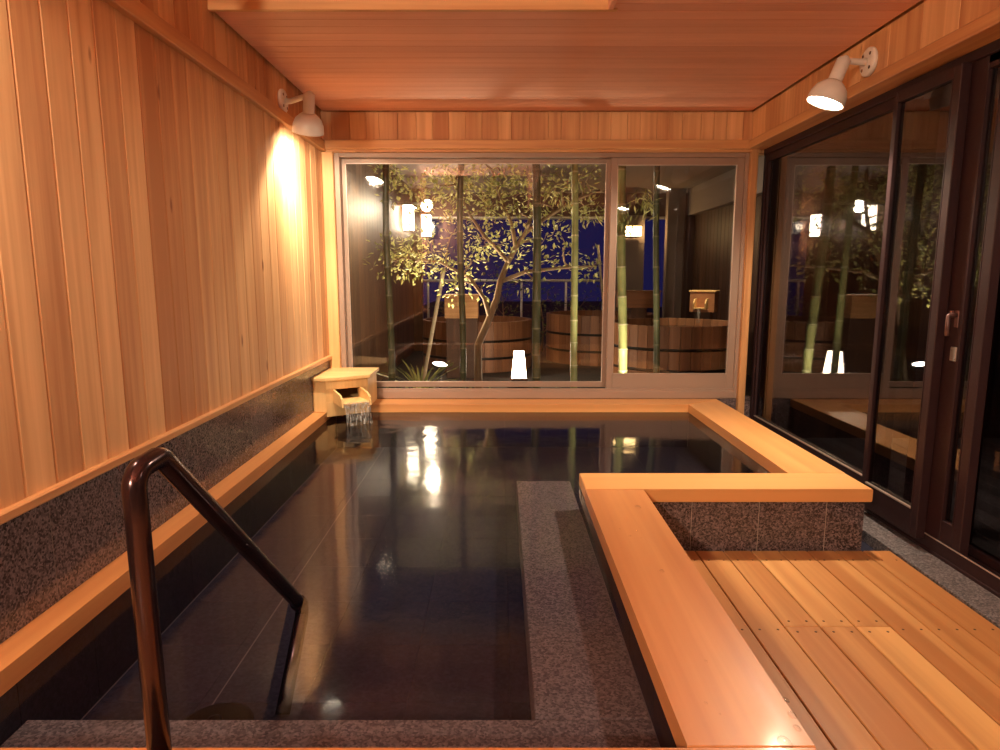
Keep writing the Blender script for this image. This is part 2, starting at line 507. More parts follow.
# ---- ceiling with raised well at near left
b = MB(); g = .012
y = YREAR
while y < YB - g:
    y1 = min(y + .088, YB - g)
    if y1 <= YN: b.box(XN, XR - g, y + .0005, y1 - .0005, ZC, ZC + .02, .0025)
    elif y < YN:
        b.box(XN, XR - g, y + .0005, YN, ZC, ZC + .02, .0025); b.box(XL + g, XR - g, YN, y1 - .0005, ZC, ZC + .02, .0025)
    else: b.box(XL + g, XR - g, y + .0005, y1 - .0005, ZC, ZC + .02, .0025)
    y = y1
b.box(XL, XR + .02, YN + .02, YB + .02, ZC + .02, ZC + .06, 0, 1)
b.box(XN + .02, XR + .02, YREAR, YN + .02, ZC + .02, ZC + .06, 0, 1)
struct(b.build('ceiling', [M['ceil'], M['dark_x']]), 'reddish cedar board ceiling over the bath', 'ceiling')
b = MB()
b.box(XL, XN + .02, YN - .022, YN + .002, ZC - .006, 2.85, .003, tint=.5)
struct(b.build('trim_5', M['trim_x']), 'fascia board at the edge of the raised ceiling well', 'trim')
b = MB(); b.box(XN - .022, XN + .002, YREAR, YN - .022, ZC - .006, 2.85, .003, tint=.4)
b.box(XL - .05, XN + .1, YREAR - .1, YN + .1, 2.84, 2.9, 0, tint=.4)
struct(b.build('trim_6', M['ceil']), 'side and lid of the raised ceiling well', 'trim')

# ---- rear wall (behind the viewer)
b = MB(); x = XL - .1
while x < 2.2:
    b.box(x + .0006, x + .1494, YREAR - .02, YREAR, -.1, 2.9, .002); x += .15
struct(b.build('wall_rear', M['dark_z']), 'dark stained board wall closing the room', 'wall')

# ---- floor: slab and slatted deck
b = MB(); b.box(XL - .1, 2.6, YREAR - .1, .9, -.2, -.05, 0); b.box(.42, 2.6, .9, 2.8, -.2, -.05, 0); b.box(1.45, 2.6, 2.8, 4.95, -.2, -.05, 0)
struct(b.build('floor_1', M['slate']), 'dark screed below the deck and in the gutter', 'floor')
b = MB(); GX = [.858 + .1225 * k for k in range(-2, 8)]
G = .0045
def screw(bm_, x, y):
    bm_.lathe([(.0045, 0), (.0045, .0012), (.003, .0014)], 8, mat=1, mx=Matrix.Translation((x, y, -.0003)))
for k in range(len(GX) - 1):
    x0, x1 = GX[k] + G / 2, GX[k + 1] - G / 2
    if k < 1: x0 = .60 if k == 0 else x0
    joint = 2.12 if 3 <= k <= 5 else 1.27 if k in (0, 1, 2) else .95
    segs = [(YREAR, joint - .0015), (joint + .0015, 2.752)]
    if k == 0: segs = [(.95, joint - .0015), (joint + .0015, 2.752)]
    for a, c in segs: b.box(x0, x1, a, c, -.032, 0, .0025)
    for yy in (2.655, joint + .035, joint - .035, 2.10 if joint != 2.12 else 1.30, 1.30 if joint == .95 else .4):
        for xx in (x0 + .028, x1 - .028):
            if not (k == 0 and xx < .64): screw(b, xx, yy)
x = GX[0]
while x > XL + .02:      # deck in front of the bath, under the viewer
    b.box(max(x - .1225 + G / 2, XL), x - G / 2, YREAR, .925, -.032, 0, .0025); x -= .1225
struct(b.build('floor_2', [M['deck'], M['screw']]), 'slatted golden cypress deck to the right of the bath', 'floor')
# granite strip along the doors
b = MB(); y = 2.69 - .9 * 5
while y < 4.85:
    b.box(1.722, 1.868, max(y + .001, YREAR), min(y + .899, 4.85), -.05, .004, .002); y += .9
struct(b.build('trim_7', M['gran_pale']), 'pale grey granite strip between deck and glass doors', 'trim')

# ------------------------------------------------------------------ bath
bath = thing('sunken_bath', 'L shaped sunken bath with cypress rim and granite sides', 'bath', (0, 3, 0))
def rim(poly, mat, tint):
    bb = MB(); bb.prism(poly, ZRIM - .058, ZRIM, 0, tint, ch=.004); return bb.build('rim', mat, bath)
rim([(XL, 1.0), (-1.165, 1.17), (-1.165, 4.62), (XL, 4.62)], M['rim_y'], .3)
rim([(XL, 4.621), (1.345, 4.621), (1.61, 4.835), (XL, 4.835)], M['rim_x'], .6)
rim([(1.345, 2.976), (1.611, 2.976), (1.611, 4.834), (1.346, 4.619)], M['rim_y'], .75)
rim([(.37, 2.742), (1.611, 2.742), (1.611, 2.974), (.37, 2.974)], M['rim_x'], .9)
rim([(.368, 1.17), (.62, 1.17), (.62, 2.740), (.368, 2.740)], M['rim_y'], .12)
rim([(XL, .93), (.62, .93), (.62, 1.168), (XL, 1.168)], M['rim_x'], .2)
# granite sides of the curb
b = MB(); zt, zb = ZRIM - .058, -.19
js = [.62, .838, 1.132, 1.426, 1.592]
for a, c in zip(js, js[1:]): b.box(a + .0012, c - .0012, 2.76, 2.778, -.05, zt, .0012)
y = 2.778
while y < 4.83:
    b.box(1.592, 1.574, y + .0012, min(y + .2988, 4.83), -.05, zt, .0012); y += .3
y = .94
while y < 2.76:
    b.box(.612, .594, y + .0012, min(y + .2988, 2.76), -.05, zt, .0012); y += .3
x = XL
while x < .6:
    b.box(x + .0012, min(x + .2988, .612), .945, .963, -.05, zt, .0012); x += .3
b.build('curb_tiles', M['gran'], bath)
b = MB()
b.box(.384, .6105, .96, 2.80, zb, zt - .001, 0); b.box(.384, 1.576, 2.7615, 2.955, zb, zt - .001, 0)
b.box(1.36, 1.576, 2.776, 4.83, zb, zt - .001, 0); b.box(XL, .596, .962, 1.155, zb, zt - .001, 0)
b.box(XL, 1.576, 4.635, 4.83, zb, zt - .001, 0); b.box(XL, -1.182, .962, 4.83, zb, zt - .001, 0)
b.build('curb_core', M['grout_pale'], bath)
# inner tiles of the basin
b = MB()
def run(a0, a1):
    y_ = a0
    while y_ < a1 - .01:
        yield y_ + .0004, min(y_ + .3, a1) - .0004; y_ += .3
for a, c in run(1.17, 4.62): b.box(-1.182, -1.172, a, c, -.04, zt - .002, .001)
for a, c in run(1.17, 2.975): b.box(.374, .384, a, c, -.04, zt - .002, .001)
for a, c in run(.374, 1.36): b.box(a, c, 2.955, 2.965, -.04, zt - .002, .001)
for a, c in run(2.975, 4.62): b.box(1.35, 1.36, a, c, -.04, zt - .002, .001)
for a, c in run(-1.17, 1.35): b.box(a, c, 4.626, 4.635, -.04, zt - .002, .001)
for a, c in run(-1.17, .38): b.box(a, c, 1.155, 1.163, -.04, zt - .002, .001)
for ax_, cx_ in run(-1.17, 1.35):
    for ay_, cy_ in run(1.155, 4.635): b.box(ax_, cx_, ay_, cy_, -.05, -.03, .0006, mat=1)
b.box(-.834, -.830, 1.5, 4.62, -.031, -.0297, 0, mat=2); b.box(-1.172, -1.168, 1.5, 4.62, -.031, -.0297, 0, mat=2)
b.build('basin_tiles', [M['slate'], M['slate_floor'], M['grout']], bath)
b = MB(); b.box(XL, 1.5, .962, 4.83, -.19, -.04, 0); b.build('basin_base', M['slate'], bath)
b = MB()
b.box(.088, .3735, 1.492, 3.40, -.03, .11, .003, tint=.5)
b.box(-1.1715, .3735, 1.164, 1.489, -.03, .11, .003, tint=.4)
b.box(.3735, .376, 1.164, 2.9, .10, .1115, 0, mat=1)
b.build('seat_ledge', [M['gran_wet'], M['grout_pale']], bath)
# drain cap on the floor of the bath
dr = thing('drain_cap', 'round black cap on the bath floor beside the handrail', 'drain', (-.78, 1.64, -.03))
MB().lathe([(.1, 0), (.1, .01), (.085, .018), (.02, .02)], 32, mx=Matrix.Translation((-.78, 1.64, -.03))).build('cap', M['black'], dr)
MB().lathe([(.02, .018), (.02, .03), (.01, .034)], 16, mx=Matrix.Translation((-.78, 1.64, -.03))).build('knob', M['black'], dr)

# water surface: L shaped sheet with fine ripples
def in_l(x, y): return -1.1715 <= x <= .374 or (y >= 2.965)
b = MB(); nx, ny = 120, 160
xs = [-1.1715 + (1.3495 + 1.1715) * i / nx for i in range(nx + 1)]
ys = [1.1635 + (4.6255 - 1.1635) * j / ny for j in range(ny + 1)]
iL = min(range(nx + 1), key=lambda i: abs(xs[i] - .3735)); xs[iL] = .3735
jL = min(range(ny + 1), key=lambda j: abs(ys[j] - 2.9655)); ys[jL] = 2.9655
LAND = Vector((-.74, 4.12, 0))
vid = {}; vs = []; fs = []
for j in range(ny + 1):
    for i in range(nx + 1):
        if i <= iL or j >= jL:
            r = math.hypot(xs[i] - LAND.x, ys[j] - LAND.y)
            z = ZW + .0007 * math.sin(r * 55) * math.exp(-r * 3.2)
            vid[(i, j)] = len(vs); vs.append((xs[i], ys[j], z))
for j in range(ny):
    for i in range(nx):
        q = [(i, j), (i + 1, j), (i + 1, j + 1), (i, j + 1)]
        if all(k in vid for k in q): fs.append([vid[k] for k in q])
b.add(vs, fs, 0, .5, True)
wt = b.build('bath_water', M['water'], fix=False)
tag(wt, 'dark still hot water filling the L shaped bath', 'water', kind='stuff')

# ------------------------------------------------------------------ spout box in the corner
sb = thing('spout_box', 'pale cypress spout box in the corner under the left lamp', 'spout box', (-1.05, 4.6, ZRIM))
foot = [(XL + .001, 4.345), (-1.16, 4.335), (-.912, 4.495), (-.912, 4.82), (XL + .001, 4.82)]
b = MB()
# wall sheets: left front facet, slanted facet with opening, right face
def wall_seg(bm_, p, q, z0, z1, th, tint, mat=0):
    p, q = Vector((*p, 0)), Vector((*q, 0)); d = (q - p); L = d.length; a = math.atan2(d.y, d.x)
    mx = Matrix.Translation((p.x, p.y, 0)) @ Matrix.Rotation(a, 4, 'Z')
    bm_.box(0, L, 0, th, z0, z1, .002, mat, tint, mx); return mx, L
wall_seg(b, foot[0], foot[1], ZRIM + .001, .497, .016, .8)
mxd, LD = wall_seg(b, foot[1], foot[2], ZRIM - .03, .355, .016, .4)
wall_seg(b, foot[1], foot[2], .437, .497, .016, .45)
b.box(0, .045, 0, .016, .355, .437, .001, 0, .4, mxd); b.box(LD - .045, LD, 0, .016, .355, .437, .001, 0, .4, mxd)
wall_seg(b, foot[2], foot[3], ZRIM + .001, .497, .016, .6)
b.box(XL + .001, -.93, 4.804, 4.82, ZRIM + .001, .497, .001)
b.build('carcass', [M['box_z']], sb)
b = MB(); b.prism([(XL + .001, 4.325), (-1.155, 4.312), (-.893, 4.48), (-.893, 4.825), (XL + .001, 4.825)], .498, .522, 0, .9, ch=.003)
b.build('lid', M['box_x'], sb)
b = MB()          # trough that sticks out of the slanted facet
b.box(.045, LD - .045, -.165, .04, .352, .366, .002, 0, .7, mxd)
b.build('trough', M['box_y'], sb)
for xa in (.045, LD - .059):
    b = MB(); pl = [(.04, .352), (-.175, .340), (-.165, .395), (-.125, .418), (.04, .442)]
    m2 = mxd @ Matrix(((0, 0, 1, xa), (1, 0, 0, 0), (0, 1, 0, 0), (0, 0, 0, 1)))
    b.prism(pl, 0, .014, 0, .85, m2, ch=.0015); b.build('trough_side', M['box_y'], sb)
# falling water
b = MB(); n = 12; th = .005; vs = []; fs = []
rows = 10
for i in range(rows + 1):
    t = i / rows
    yv = -.160 - .06 * t; zv = .366 + .001 - (.366 - ZW) * (t ** 1.7)
    for sgn in (0, 1):
        for k in range(n + 1):
            xx = .06 + (LD - .12) * k / n
            wob = .0015 * math.sin(k * 2.1) * t
            vs.append(mxd @ Vector((xx, yv + wob + sgn * th, zv)))
W2 = 2 * (n + 1)
for i in range(rows):
    for sgn in (0, 1):
        for k in range(n):
            a = i * W2 + sgn * (n + 1) + k; fs.append([a, a + 1, a + W2 + 1, a + W2])
    for k in (0, n):
        a = i * W2 + k; fs.append([a, a + n + 1, a + n + 1 + W2, a + W2])
b.add(vs, fs, 0, .5, True)
tag(b.build('falling_water', M['stream']), 'thin sheet of water falling from the spout box into the bath', 'water', kind='stuff')

# ------------------------------------------------------------------ handrail
hr = thing('handrail', 'dark bronze tube handrail stepping down into the bath', 'handrail', (-.63, 1.07, ZRIM))
pts = []
def arc(p0, p1, p2, r, n=7):
    p0, p1, p2 = Vector(p0), Vector(p1), Vector(p2)
    a = (p0 - p1).normalized(); c = (p2 - p1).normalized()
    ang = a.angle(c); d = r / math.tan(ang / 2); s_, e_ = p1 + a * d, p1 + c * d
    ctr = p1 + (a + c).normalized() * (r / math.sin(ang / 2))
    out = []
    for i in range(n + 1):
        t = i / n; q = (s_ - ctr).normalized().slerp((e_ - ctr).normalized(), t); out.append(ctr + q * r)
    return out
A0 = Vector((-.628, 1.10, ZRIM)); A1 = Vector((-.642, 1.115, .857)); A1b = Vector((-.638, 1.20, .864)); A2 = Vector((-.615, 1.93, .17)); A3 = Vector((-.615, 1.70, -.03))
tp = [A0] + arc(A0, A1, A1b, .036) + arc(A1, A1b, A2, .04)[1:] + [A1b.lerp(A2, .5)]
tp += arc(A1b, A2, A3, .03)
tp += [A3]
b = MB(); b.tube(tp, .0205, 16, cap=True); b.build('tube', M['copper'], hr)
b = MB(); b.lathe([(.045, 0), (.045, .006), (.025, .01), (.0225, .02)], 24, mx=Matrix.Translation(A0)); b.build('flange', M['copper'], hr)
b = MB(); b.lathe([(.0225, -.02), (.0245, -.016), (.0245, .016), (.0225, .02)], 20, mx=align(tp[-9].lerp(tp[-10], .03), tp[-9] - tp[-10])); b.build('collar', M['copper'], hr)

# ------------------------------------------------------------------ garden window
w1 = thing('window_1', 'wide bronze framed window looking on the lit bamboo garden', 'window', (.3, 4.89, .29), kind='structure')
b = MB()
b.box(-1.172, -1.135, 4.835, 4.95, .286, 2.06, .003); b.box(1.735, 1.762, 4.835, 4.95, .286, 2.06, .003)
b.box(-1.135, 1.735, 4.835, 4.95, 2.018, 2.05, .003); b.box(-1.135, 1.735, 4.832, 4.95, .286, .345, .003)
b.box(-1.135, 1.735, 4.838, 4.845, .345, .362, .001)
b.build('frame', M['bronze'], w1)
def sash(par, x0, x1, z0, z1, y, l, r, t, bt, name='sash'):
    bb = MB(); th = .036
    bb.box(x0, x0 + l, y, y + th, z0, z1, .002); bb.box(x1 - r, x1, y, y + th, z0, z1, .002)
    bb.box(x0 + l, x1 - r, y + .001, y + th - .001, z1 - t, z1, .002); bb.box(x0 + l, x1 - r, y + .001, y + th - .001, z0, z0 + bt, .002)
    o = bb.build(name, M['bronze'], par)
    bb = MB(); e = .005
    bb.box(x0 + l, x0 + l + e, y - .001, y + .01, z0 + bt, z1 - t, .001); bb.box(x1 - r - e, x1 - r, y - .001, y + .01, z0 + bt, z1 - t, .001)
    bb.box(x0 + l, x1 - r, y - .001, y + .01, z0 + bt, z0 + bt + e, .001); bb.box(x0 + l, x1 - r, y - .001, y + .01, z1 - t - e, z1 - t, .001)
    bb.build('bead', M['bead'], o)
    bb = MB(); bb.box(x0 + l - .004, x1 - r + .004, y + .015, y + .021, z0 + bt - .004, z1 - t + .004, 0); bb.build('pane', M['glass'], o)
    return o
sash(w1, -1.135, .815, .362, 2.018, 4.90, .026, .05, .03, .038)
sash(w1, .79, 1.735, .347, 2.018, 4.85, .045, .05, .048, .122)
# jambs in wood
b = MB(); b.box(XL + .001, -1.172, 4.80, 4.95, .30, 2.05, .003, tint=.9)
struct(b.build('trim_8', M['trim_z']), 'narrow wooden jamb between left wall and garden window', 'trim')
b = MB(); b.box(1.762, 1.805, 4.80, 4.95, -.04, 2.07, .003, tint=.5); b.box(1.805, 1.815, 4.81, 4.95, -.04, 2.07, .002, tint=.5)
struct(b.build('trim_9', M['trim_z']), 'slim wooden corner post where window meets the glass doors', 'trim')
b = MB(); b.box(XL, 1.9, 4.84, 4.95, -.2, .286, 0, tint=.5)
struct(b.build('trim_10', M['gran']), 'granite upstand below the garden window', 'trim')

# ------------------------------------------------------------------ glass doors on the right
d1 = thing('door_1', 'wall of dark bronze sliding glass doors on the right', 'door', (1.93, 2.8, 0), kind='structure')
b = MB()
b.box(1.862, 2.05, YREAR, 4.84, 2.03, 2.10, .003); b.box(1.866, 2.05, YREAR, 4.84, -.05, .02, .003)
b.box(1.868, 1.876, YREAR, 4.84, .02, .078, .001); b.box(1.935, 1.943, YREAR, 4.84, .02, .05, .001); b.box(1.99, 2.0, YREAR, 4.84, .02, .05, .001)
b.box(1.866, 2.05, 4.80, 4.84, .02, 2.04, .003)
b.box(1.875, 1.88, YREAR, 4.84, 2.0, 2.03, .001)
b.build('frame', M['bronze_dark'], d1)
b = MB(); b.box(1.8665, 1.8685, YREAR, 4.84, .074, .0795, 0); b.box(1.8745, 1.8765, 2.8, 4.8, 2.022, 2.026, 0); b.build('track_edge', M['bead'], d1)
def xsash(y0, y1, x, z0, z1, s0, s1, bt=.12, t=.05, th=.04, name='sash', mat='bronze_dark'):
    bb = MB()
    bb.box(x, x + th, y0, y0 + s0, z0, z1, .003); bb.box(x, x + th, y1 - s1, y1, z0, z1, .003)
    bb.box(x + .001, x + th - .001, y0 + s0, y1 - s1, z1 - t, z1, .002); bb.box(x + .001, x + th - .001, y0 + s0, y1 - s1, z0, z0 + bt, .002)
    o = bb.build(name, M[mat], d1)
    bb = MB(); e = .005
    bb.box(x - .001, x + .01, y0 + s0, y0 + s0 + e, z0 + bt, z1 - t, 0); pass
    bb.box(x - .001, x + .01, y1 - s1 - e, y1 - s1, z0 + bt, z1 - t, 0)
    bb.build('bead', M['bronze_dark'], o)
    if y0 > 2.6:
        bb = MB(); bb.box(x - .0015, x + .01, y0 + s0 + e, y1 - s1 - e, z0 + bt - .001, z0 + bt + e + .001, 0); bb.build('glazing_strip', M['bead'], o)
    bb = MB(); bb.box(x + .016, x + .022, y0 + s0 - .004, y1 - s1 + .004, z0 + bt - .004, z1 - t + .004, 0); bb.build('pane', M['glass_side'], o)
    return o
xsash(3.13, 4.80, 1.872, .05, 2.03, .06, .03)
xsash(2.765, 3.22, 1.828, .05, 2.03, .045, .03, th=.042)
dl = xsash(2.555, 2.95, 1.874, .05, 2.03, .05, .27, th=.04)
xsash(YREAR, 2.70, 1.955, .05, 2.03, .06, .05, bt=.03)
b = MB()           # lever handle and thumb lock on the middle leaf
b.box(1.872, 1.879, 2.70, 2.725, .985, 1.055, .002)
b.tube([(1.872, 2.713, 1.035), (1.845, 2.713, 1.035), (1.838, 2.712, 1.03), (1.836, 2.708, 1.00), (1.836, 2.706, .95)], .0085, 10)
b.tube([(1.872, 2.73, 1.045), (1.858, 2.735, 1.045)], .008, 10)
h_ = b.build('handle', M['handle'], dl); h_['label'] = 'small bronze lever handle'
b = MB(); b.box(1.868, 1.879, 2.69, 2.725, .845, .905, .003)
h_ = b.build('lock', M['steel'], dl); h_['label'] = 'small steel lock plate'

# ------------------------------------------------------------------ lamps
def spotlight(name, label, plate, out, elbow, aim, power, group):
    """plate: wall point, out: wall normal, elbow: where the socket starts, aim: where the lamp points"""
    plate, out, elbow, aim = Vector(plate), Vector(out), Vector(elbow), Vector(aim).normalized()
    t = thing(name, label, 'lamp', plate, group)
    b = MB(); mx = align(plate, out)
    b.lathe([(.062, 0), (.066, .004), (.066, .016), (.058, .022), (.03, .024)], 32, mx=mx)
    for k in range(4):
        a = k * PI / 2 + PI / 4
        b.lathe([(.008, .021), (.008, .0245), (.004, .025)], 10, mat=1, mx=mx @ Matrix.Translation((.044 * math.cos(a), .044 * math.sin(a), 0)))
    b.build('mount_plate', [M['white'], M['screw']], t)
    b = MB(); st = plate + out * .022
    b.tube([st, st + out * .03, elbow - (elbow - st).normalized() * .012, elbow], [.017, .015, .015, .017], 16)
    b.lathe([(.012, -.022), (.021, -.018), (.021, .018), (.012, .022)], 16, mx=align(elbow, out.cross(aim)))
    b.build('arm', M['white'], t)
    b = MB(); mx = align(elbow - aim * .012, aim)
    b.lathe([(.022, 0), (.031, .008), (.032, .10), (.034, .115)], 24, mx=mx); b.build('socket', M['white'], t)
    b = MB()
    prof = [(.033, .105), (.05, .118), (.072, .14), (.084, .17), (.088, .205), (.088, .212), (.084, .212), (.08, .175), (.068, .147), (.045, .128), (.03, .118)]
    b.lathe(prof, 32, mx=mx, closed=True); b.build('shade', M['white'], t)
    b = MB(); b.lathe([(.028, .12), (.05, .15), (.07, .18), (.074, .194), (.05, .203), (.012, .206)], 24, mx=mx)
    b.build('bulb', M['bulb'], t)
    for share, ang, bl in ((.6, 80, 1.0), (.5, 152, .35)):      # reflector beam and the wide spill of the bulb
        L = bpy.data.lights.new(name + '_light', 'SPOT'); L.energy = power * share; L.color = WARM
        L.spot_size = math.radians(ang); L.spot_blend = bl; L.shadow_soft_size = .045
        lo = bpy.data.objects.new(name + '_light', L); C.objects.link(lo); lo.parent = t
        lo.location = (elbow + aim * .215) - plate; lo.rotation_euler = Vector((0, 0, -1)).rotation_difference(aim).to_euler()
    return t

spotlight('wall_spotlight', 'white enamel spotlight on the left wall shining down over the spout box', (XL, 3.97, 2.18), (1, 0, 0), (-1.055, 3.84, 2.18), (-.2, .42, -1), LAMP_W * 1.6, 'white wall spotlights')
spotlight('wall_spotlight', 'white enamel spotlight above the glass doors with its bulb in view', (XR, 3.33, 2.20), (-1, 0, 0), (1.61, 3.28, 2.19), (-.36, .07, -1), LAMP_W * 2.2, 'white wall spotlights')
spotlight('wall_spotlight', 'white enamel spotlight on the left wall nearest the viewer', (XL, 1.25, 2.225), (1, 0, 0), (-1.10, 1.25, 2.22), (-.12, .25, -1), LAMP_W * .42, 'white wall spotlights')
spotlight('wall_spotlight', 'white enamel spotlight above the glass doors nearest the viewer', (XR, .9, 2.24), (-1, 0, 0), (1.63, .9, 2.23), (-.15, .2, -1), LAMP_W * .12, 'white wall spotlights')

rs = thing('wall_sconce', 'added box-shaped light sconce on the dark rear wall behind the viewer', 'lamp', (-1.165, YREAR, 1.98))  # lamp added for fill light, no known fixture here
b = MB(); b.box(-1.225, -1.105, YREAR + .02, YREAR + .12, 1.88, 2.08, .006); b.build('shade', M['sconce'], rs)
b = MB(); b.box(-1.235, -1.095, YREAR, YREAR + .02, 1.86, 2.1, .003); b.build('back_plate', M['dark_z'], rs)
L = bpy.data.lights.new('sconce_light', 'POINT'); L.energy = FILL; L.color = WARM; L.shadow_soft_size = .05
lo = bpy.data.objects.new('sconce_light', L); C.objects.link(lo); lo.parent = rs; lo.location = (0, .2, 0)

# ------------------------------------------------------------------ garden: setting
b = MB(); b.box(-3, 6, 4.95, 30, -.3, 0, 0)
b.box(2.05, 6, -4, 4.95, -.3, -.06, 0)
struct(b.build('ground', M['soil']), 'dark garden ground beyond the window', 'ground')
b = MB(); y = 4.95
while y < 11.2:
    b.box(-1.36, -1.38, y + .0006, y + .1494, 0, 2.5, .003); y += .15
b.box(-1.38, -1.46, 4.95, 11.3, 0, 2.5, 0)
struct(b.build('wall_garden_left', M['garden_z']), 'brown board wall along the left of the garden', 'wall')
b = MB(); b.box(-1.5, 3.4, 7.0, 11.3, 2.5, 2.56, .003)
struct(b.build('ceiling_garden', M['plaster']), 'pale plaster soffit over the back of the garden', 'ceiling')
b = MB(); b.box(-1.36, 3.2, 11.0, 11.2, 2.13, 2.5, .004); b.box(-1.36, 3.2, 10.985, 11.2, 2.10, 2.13, .003, mat=1)  # pale strip colours in the lit underside edge of the beam
struct(b.build('beam_garden', [M['beam'], M['rail']]), 'brown beam with its lit lower edge coloured pale above the garden opening', 'beam')
b = MB(); b.box(1.85, 2.30, 10.7, 10.85, 0, 2.13, .004)
struct(b.build('wall_garden_back', M['plaster']), 'short plaster wall behind the warm lantern', 'wall')
b = MB(); b.box(2.58, 2.74, 10.4, 10.55, 0, 2.5, .004); b.box(2.74, 2.86, 10.44, 10.5, 0, 2.5, .003)
struct(b.build('column_garden', M['plaster']), 'pale column at the back right of the garden', 'column')
b = MB(); y = 6.0
while y < 10.4:
    b.box(3.0, 3.03, y + .004, y + .146, 0, 2.1, .004); y += .15
b.box(3.03, 3.1, 4.95, 10.4, 0, 2.1, 0); b.box(2.85, 3.1, 10.4, 10.5, 0, 2.1, .003)
struct(b.build('wall_garden_right', M['dark_z']), 'dark slatted screen along the right of the garden', 'wall')
b = MB(); b.box(2.9, 3.3, 6.5, 10.5, 2.1, 2.5, .004)
struct(b.build('beam_garden_right', M['plaster']), 'pale bulkhead above the dark screen', 'beam')
b = MB(); y = -3.0  # fence added to keep blue sky out of the side glass
while y < 4.9:
    b.box(4.2, 4.23, y + .003, y + .147, -.06, 3.0, .004); y += .15
b.box(2.05, 4.3, -3.1, -3.0, -.06, 3, 0); b.box(2.0, 4.3, 4.9, 5.0, -.06, 3, 0)
struct(b.build('wall_sky_block', M['dark_z']), 'added dark fence hiding the night sky from the glass doors', 'wall')
b = MB(); x = 2.06
while x < 4.2:
    b.box(x + .003, x + .117, -3, 4.9, -.06, -.03, .002); x += .12
struct(b.build('floor_terrace', M['grey_y']), 'dark plank terrace outside the glass doors', 'floor')

b = MB(); b.box(2.05, 4.35, -3.1, 5.05, 2.7, 2.8, 0)  # roof added to block the sky seen through the glass doors
struct(b.build('ceiling_sky_block', M['dark_y']), 'added dark roof hiding the sky above the terrace', 'ceiling')

rl = thing('garden_railing', 'pale railing at the far edge of the garden', 'railing', (.5, 11.1, 0))
b = MB(); b.tube([(-1.3, 11.1, 1.1), (1.85, 11.1, 1.1)], .022, 10); b.build('handrail', M['rail'], rl)
for xx in (-1.2, -.5, .36, 1.1, 1.72):
    b = MB(); b.tube([(xx, 11.1, 0), (xx, 11.1, 1.08)], .02, 8); b.build('post', M['rail'], rl)

# ------------------------------------------------------------------ garden: lamps
def wall_lantern(label, p, w, h, mat, out, group='box lanterns on the garden walls'):
    p = Vector(p); t = thing('wall_lantern', label, 'lantern', p, group); out = Vector(out)
    side = Vector((0, 0, 1)).cross(out).normalized()
    mx = Matrix(((side.x, out.x, 0, p.x), (side.y, out.y, 0, p.y), (0, 0, 1, p.z), (0, 0, 0, 1)))
    b = MB(); b.box(-w / 2, w / 2, .02, .02 + w, -h / 2, h / 2, .006, mx=mx); b.build('shade', M[mat], t)
    b = MB(); b.box(-w * .3, w * .3, 0, .02, -h * .35, h * .35, .002, mx=mx)
    b.box(-w / 2 - .004, w / 2 + .004, .016, .024 + w, h / 2, h / 2 + .012, .002, mx=mx); b.box(-w / 2 - .004, w / 2 + .004, .016, .024 + w, -h / 2 - .012, -h / 2, .002, mx=mx)
    b.build('bracket', M['garden_z'], t)
    return t
wall_lantern('tall white box lantern on the garden wall, the nearer of two', (-1.33, 9.2, 1.96), .13, .33, 'lantern', (1, 0, 0))
wall_lantern('tall white box lantern on the garden wall, the farther of two', (-1.225, 10.5, 1.95), .13, .33, 'lantern', (1, 0, 0))
wall_lantern('warm low box lantern on the plaster wall at back right', (2.03, 10.7, 1.86), .30, .15, 'lantern_warm', (0, -1, 0))
b = MB(); b.box(-1.36, -1.22, 10.42, 10.58, 0, 2.5, .004)
struct(b.build('column_garden_left', M['garden_z']), 'wooden post carrying the farther lantern', 'column')

gs = thing('garden_spotlight', 'round white spotlight above the lanterns on the garden wall', 'lamp', (-1.36, 9.0, 2.1))
b = MB(); b.tube([(-1.36, 9.0, 2.12), (-1.0, 9.0, 2.14)], .016, 10); b.build('arm', M['white'], gs)
b = MB(); b.lathe([(.03, -.1), (.05, -.08), (.085, -.02), (.088, 0), (.08, 0), (.04, -.05)], 24, mx=align((-.965, 8.96, 2.1), (.45, -1, -.45))); b.build('shade', M['white'], gs)
b = MB(); b.lathe([(.02, -.05), (.065, -.02), (.075, .0), (.05, .02), (.01, .028)], 20, mx=align((-.965, 8.96, 2.1), (.45, -1, -.45))); b.build('bulb', M['bulb'], gs)
def spot(parent, p, aim, watt, size, col, soft=.05):
    L = bpy.data.lights.new('garden_light', 'SPOT'); L.energy = watt; L.color = col; L.spot_size = math.radians(size); L.spot_blend = .7; L.shadow_soft_size = soft
    lo = bpy.data.objects.new('garden_light', L); C.objects.link(lo); lo.parent = parent
    lo.location = Vector(p) - Vector(parent.location); lo.rotation_euler = Vector((0, 0, -1)).rotation_difference(Vector(aim).normalized()).to_euler()
spot(gs, (-.92, 8.87, 2.06), (.6, -1, -.35), 160, 110, (1, .78, .5))

def floor_lantern(p, s=1):
    t = thing('floor_lantern', 'tapered white floor lantern glowing in front of the wooden tub', 'lantern', p)
    p = Vector(p)
    b = MB(); w0, w1, h0, h1 = .078, .052, .03, .31
    vs = [(sx * w, sy * w, z) for (w, z) in ((w0, h0), (w1, h1)) for sx, sy in ((-1, -1), (1, -1), (1, 1), (-1, 1))]
    b.add([p + Vector(q) for q in vs], [[3, 2, 1, 0], [4, 5, 6, 7], [0, 1, 5, 4], [1, 2, 6, 5], [2, 3, 7, 6], [3, 0, 4, 7]]); b.build('shade', M['lantern'], t)
    b = MB(); b.box(p.x - .085, p.x + .085, p.y - .085, p.y + .085, p.z, p.z + .03, .004); b.build('base', M['dark_x'], t)
floor_lantern((at(519, 377, 7.0).x, 7.0, at(519, 380, 7.0).z))

